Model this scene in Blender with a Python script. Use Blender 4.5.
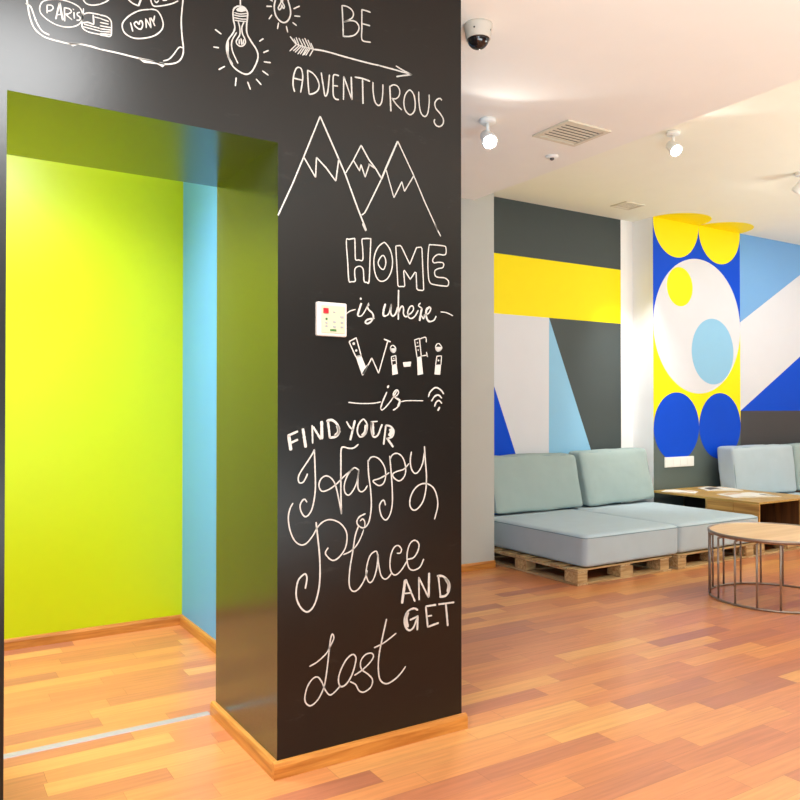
import bpy, bmesh, math, random
from mathutils import Vector, Matrix, noise

random.seed(7)
for ob in list(bpy.data.objects):
    bpy.data.objects.remove(ob)
S = bpy.context.scene
COL = S.collection
R = math.radians

# ------------------------------------------------------------------ camera
cam_d = bpy.data.cameras.new('camera')
cam_d.sensor_width = 36.0
cam_d.lens = 34.98
cam_d.clip_start = 0.05
cam = bpy.data.objects.new('camera', cam_d)
COL.objects.link(cam)
yaw, pit = R(57.96), R(0.587)
FW = Vector((math.cos(yaw) * math.cos(pit), math.sin(yaw) * math.cos(pit), math.sin(pit)))
RT = Vector((math.sin(yaw), -math.cos(yaw), 0))
UP = RT.cross(FW)
M3 = Matrix((RT, UP, -FW)).transposed()
cam.matrix_world = Matrix.Translation((0, 0, 1.23)) @ M3.to_4x4()
S.camera = cam

# ------------------------------------------------------------------ world, light, exposure
S.view_settings.view_transform = 'Standard'
S.view_settings.look = 'None'
S.view_settings.gamma = 1.0
S.view_settings.use_curve_mapping = False
S.view_settings.exposure = 0.42
W = bpy.data.worlds.new('world')
S.world = W
W.use_nodes = True
W.node_tree.nodes['Background'].inputs[0].default_value = (1.0, 0.98, 0.95, 1)
W.node_tree.nodes['Background'].inputs[1].default_value = 0.3
S.cycles.max_bounces = 10
S.cycles.diffuse_bounces = 6
S.cycles.glossy_bounces = 4
S.cycles.caustics_reflective = False
S.cycles.caustics_refractive = False
S.cycles.sample_clamp_indirect = 4.0
S.cycles.use_denoising = True


def area(name, loc, size, power, color, direction=(0, 0, -1), spread=180):
    l = bpy.data.lights.new(name, 'AREA')
    l.shape = 'RECTANGLE'
    l.size, l.size_y = size
    l.energy = power
    l.color = color
    l.spread = R(spread)
    o = bpy.data.objects.new(name, l)
    COL.objects.link(o)
    o.location = loc
    o.rotation_euler = Vector(direction).to_track_quat('-Z', 'Y').to_euler()
    return o


def spot(name, loc, target, power, angle, blend, color, radius=0.04):
    l = bpy.data.lights.new(name, 'SPOT')
    l.energy = power
    l.spot_size = R(angle)
    l.spot_blend = blend
    l.color = color
    l.shadow_soft_size = radius
    o = bpy.data.objects.new(name, l)
    COL.objects.link(o)
    o.location = loc
    o.rotation_euler = (Vector(target) - Vector(loc)).to_track_quat('-Z', 'Y').to_euler()
    return o


SP1, SP2, SP3 = 38, 40, 8
WARM = (1.0, 0.97, 0.90)
COOL = (0.72, 0.86, 1.0)
area('rear_cool_fill', (-1.6, -3.85, 1.6), (3.6, 2.2), 170, COOL, (0.35, 1, 0.05))  # added cool fill from behind the camera; no window is modelled
area('front_room_up_fill', (0.8, -1.6, 0.35), (4.0, 3.0), 255, (0.82, 1.0, 1.04), (0, 0, 1))  # upward fill added to brighten the low ceiling, without a fixture
area('lounge_up_fill', (7.2, 0.6, 1.2), (2.4, 1.2), 165, (0.86, 1.0, 0.96), (0, 0, 1))  # unseen light put in to lift the high ceiling, no lamp body
area('front_room_ceiling_fill', (-1.6, 0.2, 2.79), (1.6, 0.4), 30, WARM)  # unseen overhead fill added for the front room
area('lounge_ceiling_fill', (5.4, 1.6, 3.05), (2.4, 1.6), 29, (0.96, 0.98, 1.0))  # extra light added above the lounge, no fitting modelled
area('far_lounge_ceiling_fill', (7.6, 3.6, 3.05), (1.2, 0.8), 16, (0.96, 0.98, 1.0))  # added fill for the far end of the lounge, out of view
spot('downlight_by_chalkboard', (0.24, 1.42, 2.70), (0.3, 2.2, 0.6), 200, 150, 1.0, (0.97, 0.99, 1.0), 0.42)
area('alcove_ceiling_fill', (0.15, 3.40, 2.79), (1.2, 0.5), 45, (1.0, 0.96, 1.0), (0, 0.12, -1), 125)  # soft fill added over the alcove to brighten its walls and floor
spot('wall_washer_over_sofa', (5.5, 4.55, 3.0), (5.95, 5.2, 0.9), 120, 56, 1.0, (1.0, 0.99, 0.96), 0.04)
lp = bpy.data.lights.new('alcove_lamp', 'POINT')
lp.energy = 14
lp.color = (1.0, 0.97, 0.95)
lp.shadow_soft_size = 0.05
lpo = bpy.data.objects.new('alcove_lamp', lp)
COL.objects.link(lpo)
lpo.location = (0.45, 3.56, 2.66)


# ------------------------------------------------------------------ materials
def lin(c):
    return tuple((v / 255 / 12.92) if v / 255 <= 0.04045 else ((v / 255 + 0.055) / 1.055) ** 2.4 for v in c)


class Nodes:
    def __init__(self, m):
        self.t = m.node_tree
        self.n = m.node_tree.nodes
        self.b = self.n['Principled BSDF']

    def new(self, kind, **kw):
        n = self.n.new(kind)
        for k, v in kw.items():
            setattr(n, k, v)
        return n

    def link(self, a, b):
        self.t.links.new(a, b)

    def math(self, op, a, b=None, c=None):
        n = self.n.new('ShaderNodeMath')
        n.operation = op
        for i, v in enumerate((a, b, c)):
            if v is None:
                continue
            if isinstance(v, (int, float)):
                n.inputs[i].default_value = v
            else:
                self.link(v, n.inputs[i])
        return n.outputs[0]


def mat(name, rgb, rough=0.5, metal=0.0, spec=0.5, var=0.06, scale=6.0, bump=0.0, bscale=60.0, emit=None):
    m = bpy.data.materials.new(name)
    m.use_nodes = True
    N = Nodes(m)
    c = lin(rgb)
    N.b.inputs['Base Color'].default_value = (*c, 1)
    N.b.inputs['Roughness'].default_value = rough
    N.b.inputs['Metallic'].default_value = metal
    N.b.inputs['Specular IOR Level'].default_value = spec
    geo = N.new('ShaderNodeNewGeometry')
    if var:
        nz = N.new('ShaderNodeTexNoise')
        nz.inputs['Scale'].default_value = scale
        nz.inputs['Detail'].default_value = 4
        N.link(geo.outputs['Position'], nz.inputs['Vector'])
        mx = N.new('ShaderNodeMix', data_type='RGBA')
        mx.inputs[6].default_value = (*[min(1, v * (1 - var)) for v in c], 1)
        mx.inputs[7].default_value = (*[min(1, v * (1 + var)) for v in c], 1)
        N.link(nz.outputs['Fac'], mx.inputs[0])
        N.link(mx.outputs[2], N.b.inputs['Base Color'])
    if bump:
        nb = N.new('ShaderNodeTexNoise')
        nb.inputs['Scale'].default_value = bscale
        nb.inputs['Detail'].default_value = 3
        N.link(geo.outputs['Position'], nb.inputs['Vector'])
        bp = N.new('ShaderNodeBump')
        bp.inputs['Strength'].default_value = bump
        bp.inputs['Distance'].default_value = 0.002
        N.link(nb.outputs['Fac'], bp.inputs['Height'])
        N.link(bp.outputs['Normal'], N.b.inputs['Normal'])
    if emit:
        N.b.inputs['Emission Color'].default_value = (*emit[0], 1)
        N.b.inputs['Emission Strength'].default_value = emit[1]
    return m


def wood(name, light, dark, rough=0.45, axis='X', scale=1.0, spec=0.4):
    """grain stretched along one axis"""
    m = bpy.data.materials.new(name)
    m.use_nodes = True
    N = Nodes(m)
    geo = N.new('ShaderNodeNewGeometry')
    mp = N.new('ShaderNodeMapping')
    st = {'X': (3, 45, 45), 'Y': (45, 3, 45), 'Z': (45, 45, 3)}[axis]
    mp.inputs['Scale'].default_value = [v * scale for v in st]
    N.link(geo.outputs['Position'], mp.inputs['Vector'])
    nz = N.new('ShaderNodeTexNoise')
    nz.inputs['Scale'].default_value = 1.0
    nz.inputs['Detail'].default_value = 6
    nz.inputs['Distortion'].default_value = 0.8
    N.link(mp.outputs[0], nz.inputs['Vector'])
    cr = N.new('ShaderNodeValToRGB')
    cr.color_ramp.elements[0].position = 0.3
    cr.color_ramp.elements[0].color = (*lin(dark), 1)
    cr.color_ramp.elements[1].position = 0.68
    cr.color_ramp.elements[1].color = (*lin(light), 1)
    N.link(nz.outputs['Fac'], cr.inputs[0])
    N.link(cr.outputs[0], N.b.inputs['Base Color'])
    N.b.inputs['Roughness'].default_value = rough
    N.b.inputs['Specular IOR Level'].default_value = spec
    return m


def parquet():
    m = bpy.data.materials.new('parquet')
    m.use_nodes = True
    N = Nodes(m)
    geo = N.new('ShaderNodeNewGeometry')
    sp = N.new('ShaderNodeSeparateXYZ')
    N.link(geo.outputs['Position'], sp.inputs[0])
    X, Y = sp.outputs[0], sp.outputs[1]
    yr = N.math('DIVIDE', Y, 0.096)
    row = N.math('FLOOR', yr)
    wn = N.new('ShaderNodeTexWhiteNoise', noise_dimensions='1D')
    N.link(row, wn.inputs['W'])
    xr = N.math('ADD', N.math('DIVIDE', X, 0.58), N.math('MULTIPLY', wn.outputs['Value'], 7.0))
    brd = N.math('FLOOR', xr)
    cmb = N.new('ShaderNodeCombineXYZ')
    N.link(row, cmb.inputs[0])
    N.link(brd, cmb.inputs[1])
    w2 = N.new('ShaderNodeTexWhiteNoise', noise_dimensions='3D')
    N.link(cmb.outputs[0], w2.inputs['Vector'])
    cr = N.new('ShaderNodeValToRGB')
    cr.color_ramp.interpolation = 'LINEAR'
    cols = [(0.0, FLOORC[0]), (0.18, FLOORC[1]), (0.45, FLOORC[2]), (0.75, FLOORC[3]), (1.0, FLOORC[4])]
    e = cr.color_ramp.elements
    e[0].position, e[0].color = cols[0][0], (*lin(cols[0][1]), 1)
    e[1].position, e[1].color = cols[-1][0], (*lin(cols[-1][1]), 1)
    for p, c in cols[1:-1]:
        k = e.new(p)
        k.color = (*lin(c), 1)
    N.link(w2.outputs['Value'], cr.inputs[0])
    # grain along X
    mp = N.new('ShaderNodeMapping')
    mp.inputs['Scale'].default_value = (4, 70, 1)
    N.link(geo.outputs['Position'], mp.inputs['Vector'])
    off = N.new('ShaderNodeVectorMath', operation='ADD')
    N.link(mp.outputs[0], off.inputs[0])
    N.link(w2.outputs['Color'], off.inputs[1])
    nz = N.new('ShaderNodeTexNoise')
    nz.inputs['Scale'].default_value = 1.0
    nz.inputs['Detail'].default_value = 6
    nz.inputs['Distortion'].default_value = 0.0
    N.link(off.outputs[0], nz.inputs['Vector'])
    mr = N.new('ShaderNodeMapRange')
    mr.inputs[1].default_value, mr.inputs[2].default_value = 0.3, 0.7
    mr.inputs[3].default_value, mr.inputs[4].default_value = 0.86, 1.1
    N.link(nz.outputs['Fac'], mr.inputs[0])
    mul = N.new('ShaderNodeMix', data_type='RGBA', blend_type='MULTIPLY')
    mul.inputs[0].default_value = 1.0
    N.link(cr.outputs[0], mul.inputs[6])
    N.link(mr.outputs[0], mul.inputs[7])
    # joints
    fy = N.math('FRACT', yr)
    fx = N.math('FRACT', xr)
    jy = N.math('LESS_THAN', N.math('MULTIPLY', N.math('MINIMUM', fy, N.math('SUBTRACT', 1.0, fy)), 0.096), 0.0007)
    jx = N.math('LESS_THAN', N.math('MULTIPLY', N.math('MINIMUM', fx, N.math('SUBTRACT', 1.0, fx)), 0.58), 0.0009)
    j = N.math('MULTIPLY', N.math('MAXIMUM', jy, jx), 0.45)
    dk = N.new('ShaderNodeMix', data_type='RGBA')
    N.link(j, dk.inputs[0])
    N.link(mul.outputs[2], dk.inputs[6])
    dk.inputs[7].default_value = (*lin((96, 52, 30)), 1)
    N.link(dk.outputs[2], N.b.inputs['Base Color'])
    N.b.inputs['Roughness'].default_value = 0.3
    N.b.inputs['Specular IOR Level'].default_value = 0.55
    return m


def chalkboard():
    """satin black paint with faint wiped chalk smears"""
    m = mat('chalkboard_paint', (17, 14, 12), 0.30, spec=0.45, var=0, bump=0.10, bscale=45)
    N = Nodes(m)
    geo = N.new('ShaderNodeNewGeometry')
    mp = N.new('ShaderNodeMapping')
    mp.inputs['Rotation'].default_value = (0, R(35), 0)
    mp.inputs['Scale'].default_value = (7, 3, 22)
    N.link(geo.outputs['Position'], mp.inputs['Vector'])
    nz = N.new('ShaderNodeTexNoise')
    nz.inputs['Scale'].default_value = 1.0
    nz.inputs['Detail'].default_value = 7
    nz.inputs['Roughness'].default_value = 0.7
    N.link(mp.outputs[0], nz.inputs['Vector'])
    cr = N.new('ShaderNodeValToRGB')
    cr.color_ramp.elements[0].position = 0.62
    cr.color_ramp.elements[0].color = (*lin((17, 14, 12)), 1)
    cr.color_ramp.elements[1].position = 0.95
    cr.color_ramp.elements[1].color = (*lin((66, 62, 60)), 1)
    N.link(nz.outputs['Fac'], cr.inputs[0])
    N.link(cr.outputs[0], N.b.inputs['Base Color'])
    return m


FLOORC = [(170, 106, 80), (186, 116, 78), (197, 124, 80), (206, 136, 83), (215, 155, 92)]
M = {}
M['floor'] = parquet()
M['chalkboard'] = chalkboard()
M['reveal'] = mat('gloss_grey_reveal_paint', (44, 50, 45), 0.2, spec=1.0, var=0, bump=0.04, bscale=45)
M['reveal'].node_tree.nodes['Principled BSDF'].inputs['IOR'].default_value = 1.56
M['chalk'] = mat('chalk', (200, 194, 187), 0.9, spec=0.1, var=0.18, scale=260)
M['ceiling'] = mat('ceiling_paint', (238, 236, 229), 0.8, spec=0.2, var=0.02)
M['ceiling_high'] = mat('cream_ceiling_paint', (240, 239, 225), 0.8, spec=0.2, var=0.02)
M['white_wall'] = mat('white_wall_paint', (244, 244, 244), 0.6, spec=0.3, var=0.02)
M['grey_wall'] = mat('pale_grey_wall_paint', (182, 183, 177), 0.6, spec=0.3, var=0.03)
M['rear_wall'] = mat('rear_wall_paint', (112, 98, 88), 0.7, spec=0.3, var=0.03)
M['rear_dado'] = mat('rear_wall_dado', (26, 20, 16), 0.6, spec=0.3, var=0.03)
M['lime'] = mat('lime_paint', (190, 208, 0), 0.38, spec=0.5, var=0.02)
M['sky_blue'] = mat('sky_blue_paint', (98, 172, 238), 0.45, spec=0.4, var=0.02)
M['mural_grey'] = mat('mural_dark_grey_paint', (66, 74, 74), 0.55, spec=0.3, var=0.04)
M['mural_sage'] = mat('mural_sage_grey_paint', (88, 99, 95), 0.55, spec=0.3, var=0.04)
M['mural_charcoal'] = mat('mural_charcoal_paint', (66, 64, 66), 0.55, spec=0.3, var=0.04)
M['mural_yellow'] = mat('mural_yellow_paint', (250, 228, 0), 0.55, spec=0.2, var=0.02)
M['mural_white'] = mat('mural_white_paint', (214, 215, 221), 0.5, spec=0.3, var=0.02)
M['mural_light_blue'] = mat('mural_light_blue_paint', (138, 190, 222), 0.5, spec=0.3, var=0.02)
M['mural_mid_blue'] = mat('mural_mid_blue_paint', (112, 164, 216), 0.5, spec=0.3, var=0.02)
M['mural_blue'] = mat('mural_royal_blue_paint', (0, 72, 205), 0.6, spec=0.15, var=0.03)
M['baseboard'] = wood('baseboard_wood', (206, 140, 66), (164, 98, 38), 0.35, 'X')
M['baseboard_y'] = wood('baseboard_wood_across', (206, 146, 76), (168, 108, 48), 0.35, 'Y')
M['strip'] = mat('brushed_metal_strip', (160, 154, 150), 0.5, 0.1, var=0.05, scale=40)
M['pallet'] = wood('pallet_pine', (206, 176, 128), (150, 112, 70), 0.75, 'X', spec=0.2)
M['pallet_y'] = wood('pallet_pine_across', (206, 180, 138), (156, 120, 80), 0.75, 'Y', spec=0.2)
M['crate_top'] = wood('crate_top_pine', (190, 156, 84), (158, 116, 52), 0.42, 'Y', 0.6)
M['crate'] = wood('crate_pine', (204, 156, 82), (150, 100, 44), 0.55, 'Y', 0.7)
M['crate_dark'] = wood('crate_shaded_pine', (92, 58, 26), (48, 28, 12), 0.6, 'Z', 0.6)  # pine darkened so the shade inside the crates is in the colour
M['fabric'] = mat('grey_blue_fabric', (176, 190, 198), 0.95, spec=0.12, var=0.05, scale=9, bump=0.35, bscale=700)
M['fabric_green'] = mat('grey_green_fabric', (156, 172, 170), 0.95, spec=0.12, var=0.05, scale=9, bump=0.35, bscale=700)
M['piping'] = mat('fabric_piping', (128, 148, 156), 0.95, spec=0.1, var=0.05)
M['table_top'] = wood('round_table_birch', (222, 186, 138), (204, 164, 112), 0.4, 'X', 0.5)
M['bronze'] = mat('bronze_metal', (156, 142, 130), 0.38, 0.8, var=0.08, scale=40)
M['plastic'] = mat('white_plastic', (236, 236, 232), 0.4, spec=0.4, var=0.01)
M['camera_shell'] = mat('camera_shell', (200, 192, 180), 0.45, spec=0.4, var=0.01)
M['panel_plastic'] = mat('panel_plastic', (206, 198, 190), 0.4, spec=0.4, var=0.01)
M['cream_plastic'] = mat('cream_plastic', (192, 184, 156), 0.4, spec=0.4, var=0.02)
M['red'] = mat('red_plastic', (176, 20, 36), 0.4, var=0.03)
M['green_ink'] = mat('green_print', (60, 110, 52), 0.5, var=0.03)
M['grey_ink'] = mat('grey_print', (150, 150, 156), 0.5, var=0.03)
M['dark'] = mat('crate_shade', (40, 38, 36), 0.6, var=0.03)  # painted shade for the crate's open left side
M['vent_metal'] = mat('vent_painted_metal', (214, 206, 186), 0.5, var=0.03)
M['vent_back'] = mat('vent_shadow_box', (52, 48, 40), 0.7, var=0.03)
M['dome'] = mat('smoked_dome', (24, 20, 22), 0.08, spec=0.6, var=0)
M['paper'] = mat('magazine_paper', (226, 222, 214), 0.5, spec=0.3, var=0.03)
M['print_dark'] = mat('magazine_print_dark', (92, 88, 86), 0.45, spec=0.3, var=0.2, scale=40)
M['print_warm'] = mat('magazine_print_warm', (206, 178, 150), 0.45, spec=0.3, var=0.2, scale=40)
M['lens'] = mat('lamp_lens', (255, 255, 255), 0.4, var=0, emit=((1.0, 0.98, 0.95), 30.0))
M['black_metal'] = mat('black_metal', (30, 30, 30), 0.5, var=0)


# ------------------------------------------------------------------ mesh helpers
class MB:
    """collects faces with several materials and links them as ONE mesh object"""

    def __init__(self, *mats):
        self.bm = bmesh.new()
        self.mats = list(mats)

    def mi(self, m):
        m = M[m]
        if m not in self.mats:
            self.mats.append(m)
        return self.mats.index(m)

    def box(self, x0, x1, y0, y1, z0, z1, m, bevel=0.0, rot=0.0, org=None):
        vs = [self.bm.verts.new((x, y, z)) for z in (z0, z1) for y in (y0, y1) for x in (x0, x1)]
        i = self.mi(m)
        fs = []
        for q in ((0, 2, 3, 1), (4, 5, 7, 6), (0, 1, 5, 4), (2, 6, 7, 3), (0, 4, 6, 2), (1, 3, 7, 5)):
            f = self.bm.faces.new([vs[k] for k in q])
            f.material_index = i
            fs.append(f)
        if rot:
            bmesh.ops.rotate(self.bm, verts=vs, cent=org or ((x0 + x1) / 2, (y0 + y1) / 2, (z0 + z1) / 2), matrix=Matrix.Rotation(rot, 3, 'Z'))
        if bevel:
            es = list({e for f in fs for e in f.edges})
            r = bmesh.ops.bevel(self.bm, geom=es, offset=bevel, segments=2, affect='EDGES', profile=0.5)
            for f in r['faces']:
                f.material_index = i
        return vs

    def prism(self, pts, vec, m):
        """polygon of 3D points extruded along vec"""
        i = self.mi(m)
        v = Vector(vec)
        a = [self.bm.verts.new(p) for p in pts]
        b = [self.bm.verts.new(Vector(p) + v) for p in pts]
        n = len(pts)
        fs = [self.bm.faces.new(a), self.bm.faces.new(b[::-1])]
        for k in range(n):
            fs.append(self.bm.faces.new((a[k], b[k], b[(k + 1) % n], a[(k + 1) % n])))
        for f in fs:
            f.material_index = i
        return a + b

    def lathe(self, prof, c, m, seg=32, smooth=True, axis=None):
        """profile of (radius, height) about Z at c; axis tilts it"""
        i = self.mi(m)
        q = Vector(axis).to_track_quat('Z', 'Y').to_matrix() if axis else Matrix.Identity(3)
        rings = []
        for r, z in prof:
            if r < 1e-6:
                rings.append([self.bm.verts.new(Vector(c) + q @ Vector((0, 0, z)))])
            else:
                rings.append([self.bm.verts.new(Vector(c) + q @ Vector((r * math.cos(2 * math.pi * k / seg), r * math.sin(2 * math.pi * k / seg), z))) for k in range(seg)])
        for a, b in zip(rings, rings[1:]):
            for k in range(seg):
                l = (k + 1) % seg
                if len(a) == 1 and len(b) == 1:
                    continue
                if len(a) == 1:
                    f = self.bm.faces.new((a[0], b[k], b[l]))
                elif len(b) == 1:
                    f = self.bm.faces.new((a[k], b[0], a[l]))
                else:
                    f = self.bm.faces.new((a[k], a[l], b[l], b[k]))
                f.material_index = i
                f.smooth = smooth

    def tube(self, p0, p1, r, m, seg=12):
        p0, p1 = Vector(p0), Vector(p1)
        d = p1 - p0
        self.lathe([(0, 0), (r, 0), (r, d.length), (0, d.length)], p0, m, seg, True, tuple(d))

    def ring(self, c, rad, r, m, seg=72, sub=10):
        i = self.mi(m)
        g = [[self.bm.verts.new((c[0] + (rad + r * math.cos(2 * math.pi * b / sub)) * math.cos(2 * math.pi * a / seg),
                                 c[1] + (rad + r * math.cos(2 * math.pi * b / sub)) * math.sin(2 * math.pi * a / seg),
                                 c[2] + r * math.sin(2 * math.pi * b / sub))) for b in range(sub)] for a in range(seg)]
        for a in range(seg):
            for b in range(sub):
                f = self.bm.faces.new((g[a][b], g[(a + 1) % seg][b], g[(a + 1) % seg][(b + 1) % sub], g[a][(b + 1) % sub]))
                f.material_index = i
                f.smooth = True

    def build(self, name, parent=None, smooth=False, loc=None):
        bmesh.ops.recalc_face_normals(self.bm, faces=self.bm.faces)
        me = bpy.data.meshes.new(name)
        self.bm.to_mesh(me)
        self.bm.free()
        for m in self.mats:
            me.materials.append(m)
        if smooth:
            for p in me.polygons:
                p.use_smooth = True
        o = bpy.data.objects.new(name, me)
        COL.objects.link(o)
        if parent:
            o.parent = parent
        if loc:
            o.location = loc
        return o


def tag(o, label=None, cat=None, group=None, kind=None):
    for k, v in (('label', label), ('category', cat), ('group', group), ('kind', kind)):
        if v:
            o[k] = v
    return o


def empty(name, loc, label, cat, group=None, rz=0.0):
    o = bpy.data.objects.new(name, None)
    o.empty_display_size = 0.1
    COL.objects.link(o)
    o.location = loc
    o.rotation_euler.z = rz
    return tag(o, label, cat, group)


def copy_tree(o, loc, label=None):
    c = o.copy()
    COL.objects.link(c)
    c.location = loc
    if label:
        c['label'] = label
    for ch in list(o.children):
        d = ch.copy()
        COL.objects.link(d)
        d.parent = c
        for g in list(ch.children):
            e = g.copy()
            COL.objects.link(e)
            e.parent = d
    return c


def struct(name, mb, parent=None):
    o = mb.build(name, parent)
    if not parent:
        tag(o, kind='structure')
    return o


# ------------------------------------------------------------------ the setting
FY, DX0, DX1, CX, DZ, JY = 2.42, 0.217, 1.032, 1.794, 2.12, 3.039   # chalkboard wall face, doorway, column end, lintel, back of wall
AX, AY = 1.303, 4.422                                                # alcove right and far wall
GX, GY = 3.807, 4.711                                                # pale grey wall
LZ, LX, UZ = 2.815, 3.616, 3.076                                      # low ceiling, its edge, high ceiling
TY, PY, PX0, PX1 = 5.30, 5.05, 6.04, 7.40                            # recessed mural, pillar face

b = MB()
b.box(-4, 10.2, -4.2, 6, -0.1, 0.0, 'floor')
struct('floor', b)

b = MB()
b.box(-4, LX, -4.2, GY + 0.2, LZ, 3.3, 'ceiling')
struct('ceiling', b)
b = MB()
b.box(LX, 10.2, -4.2, 6, UZ, 3.4, 'ceiling_high')
b.box(LX - 0.2, LX, GY + 0.2, 6, UZ, 3.4, 'ceiling_high')
for cx in (6.38, 7.06):                                             # yellow half discs of the mural folded onto the ceiling
    b.prism([(cx + 0.34 * math.cos(a), PY + 0.34 * math.sin(a) * 0.94, UZ + 0.001) for a in [math.pi + math.pi * k / 40 for k in range(41)]], (0, 0, -0.0016), 'mural_yellow')
struct('ceiling', b)

b = MB()
b.box(-4, DX0, FY, JY, 0, LZ, 'chalkboard')
b.box(DX0, DX1, FY, JY, DZ, LZ, 'chalkboard')
b.box(DX1, CX, FY, JY, 0, LZ, 'chalkboard')
ri = b.mi('reveal')
b.bm.normal_update()
for f in b.bm.faces:                                                # the door reveal and soffit have a glossier paint than the board
    if abs(f.normal.y) < 0.5:
        f.material_index = ri
wall_front = struct('wall_front', b)

b = MB()
b.box(AX, CX, JY, GY, 0, LZ, 'sky_blue')
struct('wall_alcove_right', b)
b = MB()
b.box(-1.0, AX, AY, AY + 0.15, 0, LZ, 'lime')
struct('wall_alcove_back', b)
b = MB()
b.box(-1.15, -1.0, JY, AY + 0.15, 0, LZ, 'lime')
struct('wall_alcove_left', b)
b = MB()
b.box(CX - 0.3, GX, GY, 5.6, 0, UZ + 0.1, 'grey_wall')
struct('wall_lounge_left', b)

# recessed mural wall: dark band, yellow band, white, light blue and dark grey wedges, blue wedge, white strip
b = MB()
b.box(GX, PX0 + 0.02, TY, TY + 0.2, 0, UZ + 0.1, 'mural_grey')


def flat(y, pts, m, k=1):
    b.prism([(p[0], y + 0.001, p[1]) for p in pts], (0, -0.001 - 0.0007 * k, 0), m)


flat(TY, [(GX, 2.055), (5.868, 2.055), (5.868, 2.583), (GX, 2.583)], 'mural_yellow')
flat(TY, [(GX, 0.05), (4.916, 0.05), (4.926, 2.055), (GX, 2.055)], 'mural_white')
flat(TY, [(4.916, 0.05), (5.794, 0.05), (4.926, 2.055)], 'mural_light_blue')
flat(TY, [(GX, 0.05), (4.84, 0.05), (4.53, 0.813), (4.282, 1.421), (GX, 2.58)][:3] + [(4.282, 1.421), (4.02, 2.055), (GX, 2.055)], 'mural_blue', 2)
flat(TY, [(5.868, 0), (PX0, 0), (PX0, UZ), (5.868, UZ)], 'white_wall', 1)
struct('wall_lounge_back', b)

# mural pillar and the wall that goes on beyond it in the same plane
b = MB()
b.box(PX0, PX1, PY, TY + 0.2, 0, UZ + 0.1, 'white_wall')


def disc(cx, cz, r, m, k, a0=0.0, a1=2 * math.pi, n=72):
    full = a1 - a0 > 6.28
    flat(PY, [(cx + r * math.cos(a0 + (a1 - a0) * q / n), cz + r * math.sin(a0 + (a1 - a0) * q / n)) for q in range(n if full else n + 1)], m, k)


PC = (PX0 + PX1) / 2
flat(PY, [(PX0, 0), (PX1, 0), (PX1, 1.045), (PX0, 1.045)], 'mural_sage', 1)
flat(PY, [(PX0, 1.045), (PX1, 1.045), (PX1, 2.055), (PX0, 2.055)], 'mural_yellow', 1)
flat(PY, [(PX0, 2.055), (PX1, 2.055), (PX1, UZ), (PX0, UZ)], 'mural_blue', 1)
disc(PC, 2.055, 0.679, 'mural_white', 2, n=110)
for cx in (PC - 0.34, PC + 0.34):
    disc(cx, 1.045, 0.339, 'mural_blue', 3)
    disc(cx, UZ - 0.02, 0.339, 'mural_yellow', 3, math.pi, 2 * math.pi)
    flat(PY, [(cx - 0.339, UZ - 0.02), (cx + 0.339, UZ - 0.02), (cx + 0.339, UZ), (cx - 0.339, UZ)], 'mural_yellow', 3)
disc(6.432, 2.432, 0.194, 'mural_yellow', 3)
disc(6.945, 1.808, 0.337, 'mural_light_blue', 3)
struct('wall_pillar', b)

b = MB()
b.box(PX1, 10.2, PY, TY + 0.2, 0, UZ + 0.1, 'mural_charcoal')
EX = 10.2
flat(PY, [(PX1, 1.2), (EX, 1.2), (EX, 1.2 + 0.556 * (EX - PX1))], 'mural_blue', 1)
flat(PY, [(PX1, 1.2), (PX1 + 3.37, 1.2 + 0.556 * 3.37), (PX1 + 1.73, UZ), (PX1, 2.134)], 'mural_white', 1)
flat(PY, [(PX1, 2.134), (PX1 + 1.731, UZ), (PX1, UZ)], 'mural_mid_blue', 1)
struct('wall_lounge_right', b)

b = MB()
b.box(-4, 10.2, -4.2, -4.0, 0.8, 3.4, 'rear_wall')
b.box(-4, 10.2, -4.2, -3.96, 0, 0.8, 'rear_dado')
struct('wall_rear', b)
b = MB()
b.box(10.0, 10.2, -4.0, PY, 0, 3.4, 'white_wall')
struct('wall_right', b)
b = MB()
b.box(-4.2, -4.0, -4.2, 6, 0, 3.4, 'grey_wall')
struct('wall_left', b)


def board(name, x0, x1, y0, y1, along):
    """skirting with a rounded top edge"""
    m = 'baseboard' if along == 'X' else 'baseboard_y'
    h, = (0.056,)
    b = MB()
    if along == 'X':
        prof = [(y1, 0), (y0, 0), (y0, h - 0.014), (y0 + 0.004, h - 0.004), (y0 + 0.011, h), (y1, h)]
        b.prism([(x0, y, z) for y, z in prof], (x1 - x0, 0, 0), m)
    else:
        prof = [(x1, 0), (x0, 0), (x0, h - 0.014), (x0 + 0.004, h - 0.004), (x0 + 0.011, h), (x1, h)]
        b.prism([(x, y0, z) for x, z in prof], (0, y1 - y0, 0), m)
    return struct(name, b)


T = 0.017
board('baseboard_front', DX1 - T, CX + T, FY - T, FY, 'X')
board('baseboard_jamb', DX1 - T, DX1, FY, JY + T, 'Y')
board('baseboard_alcove_back', -1.0, AX, AY - T, AY, 'X')
board('baseboard_alcove_right', AX - T, AX, JY + 0.02, AY - T, 'Y')
board('baseboard_lounge_left', CX, GX, GY - T, GY, 'X')
b = MB()
b.prism([(DX0, 3.055, 0), (DX0, 3.058, 0.003), (DX0, 3.075, 0.0045), (DX0, 3.092, 0.003), (DX0, 3.095, 0)], (DX1 - T - DX0, 0, 0), 'strip')
struct('trim_1', b)

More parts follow.
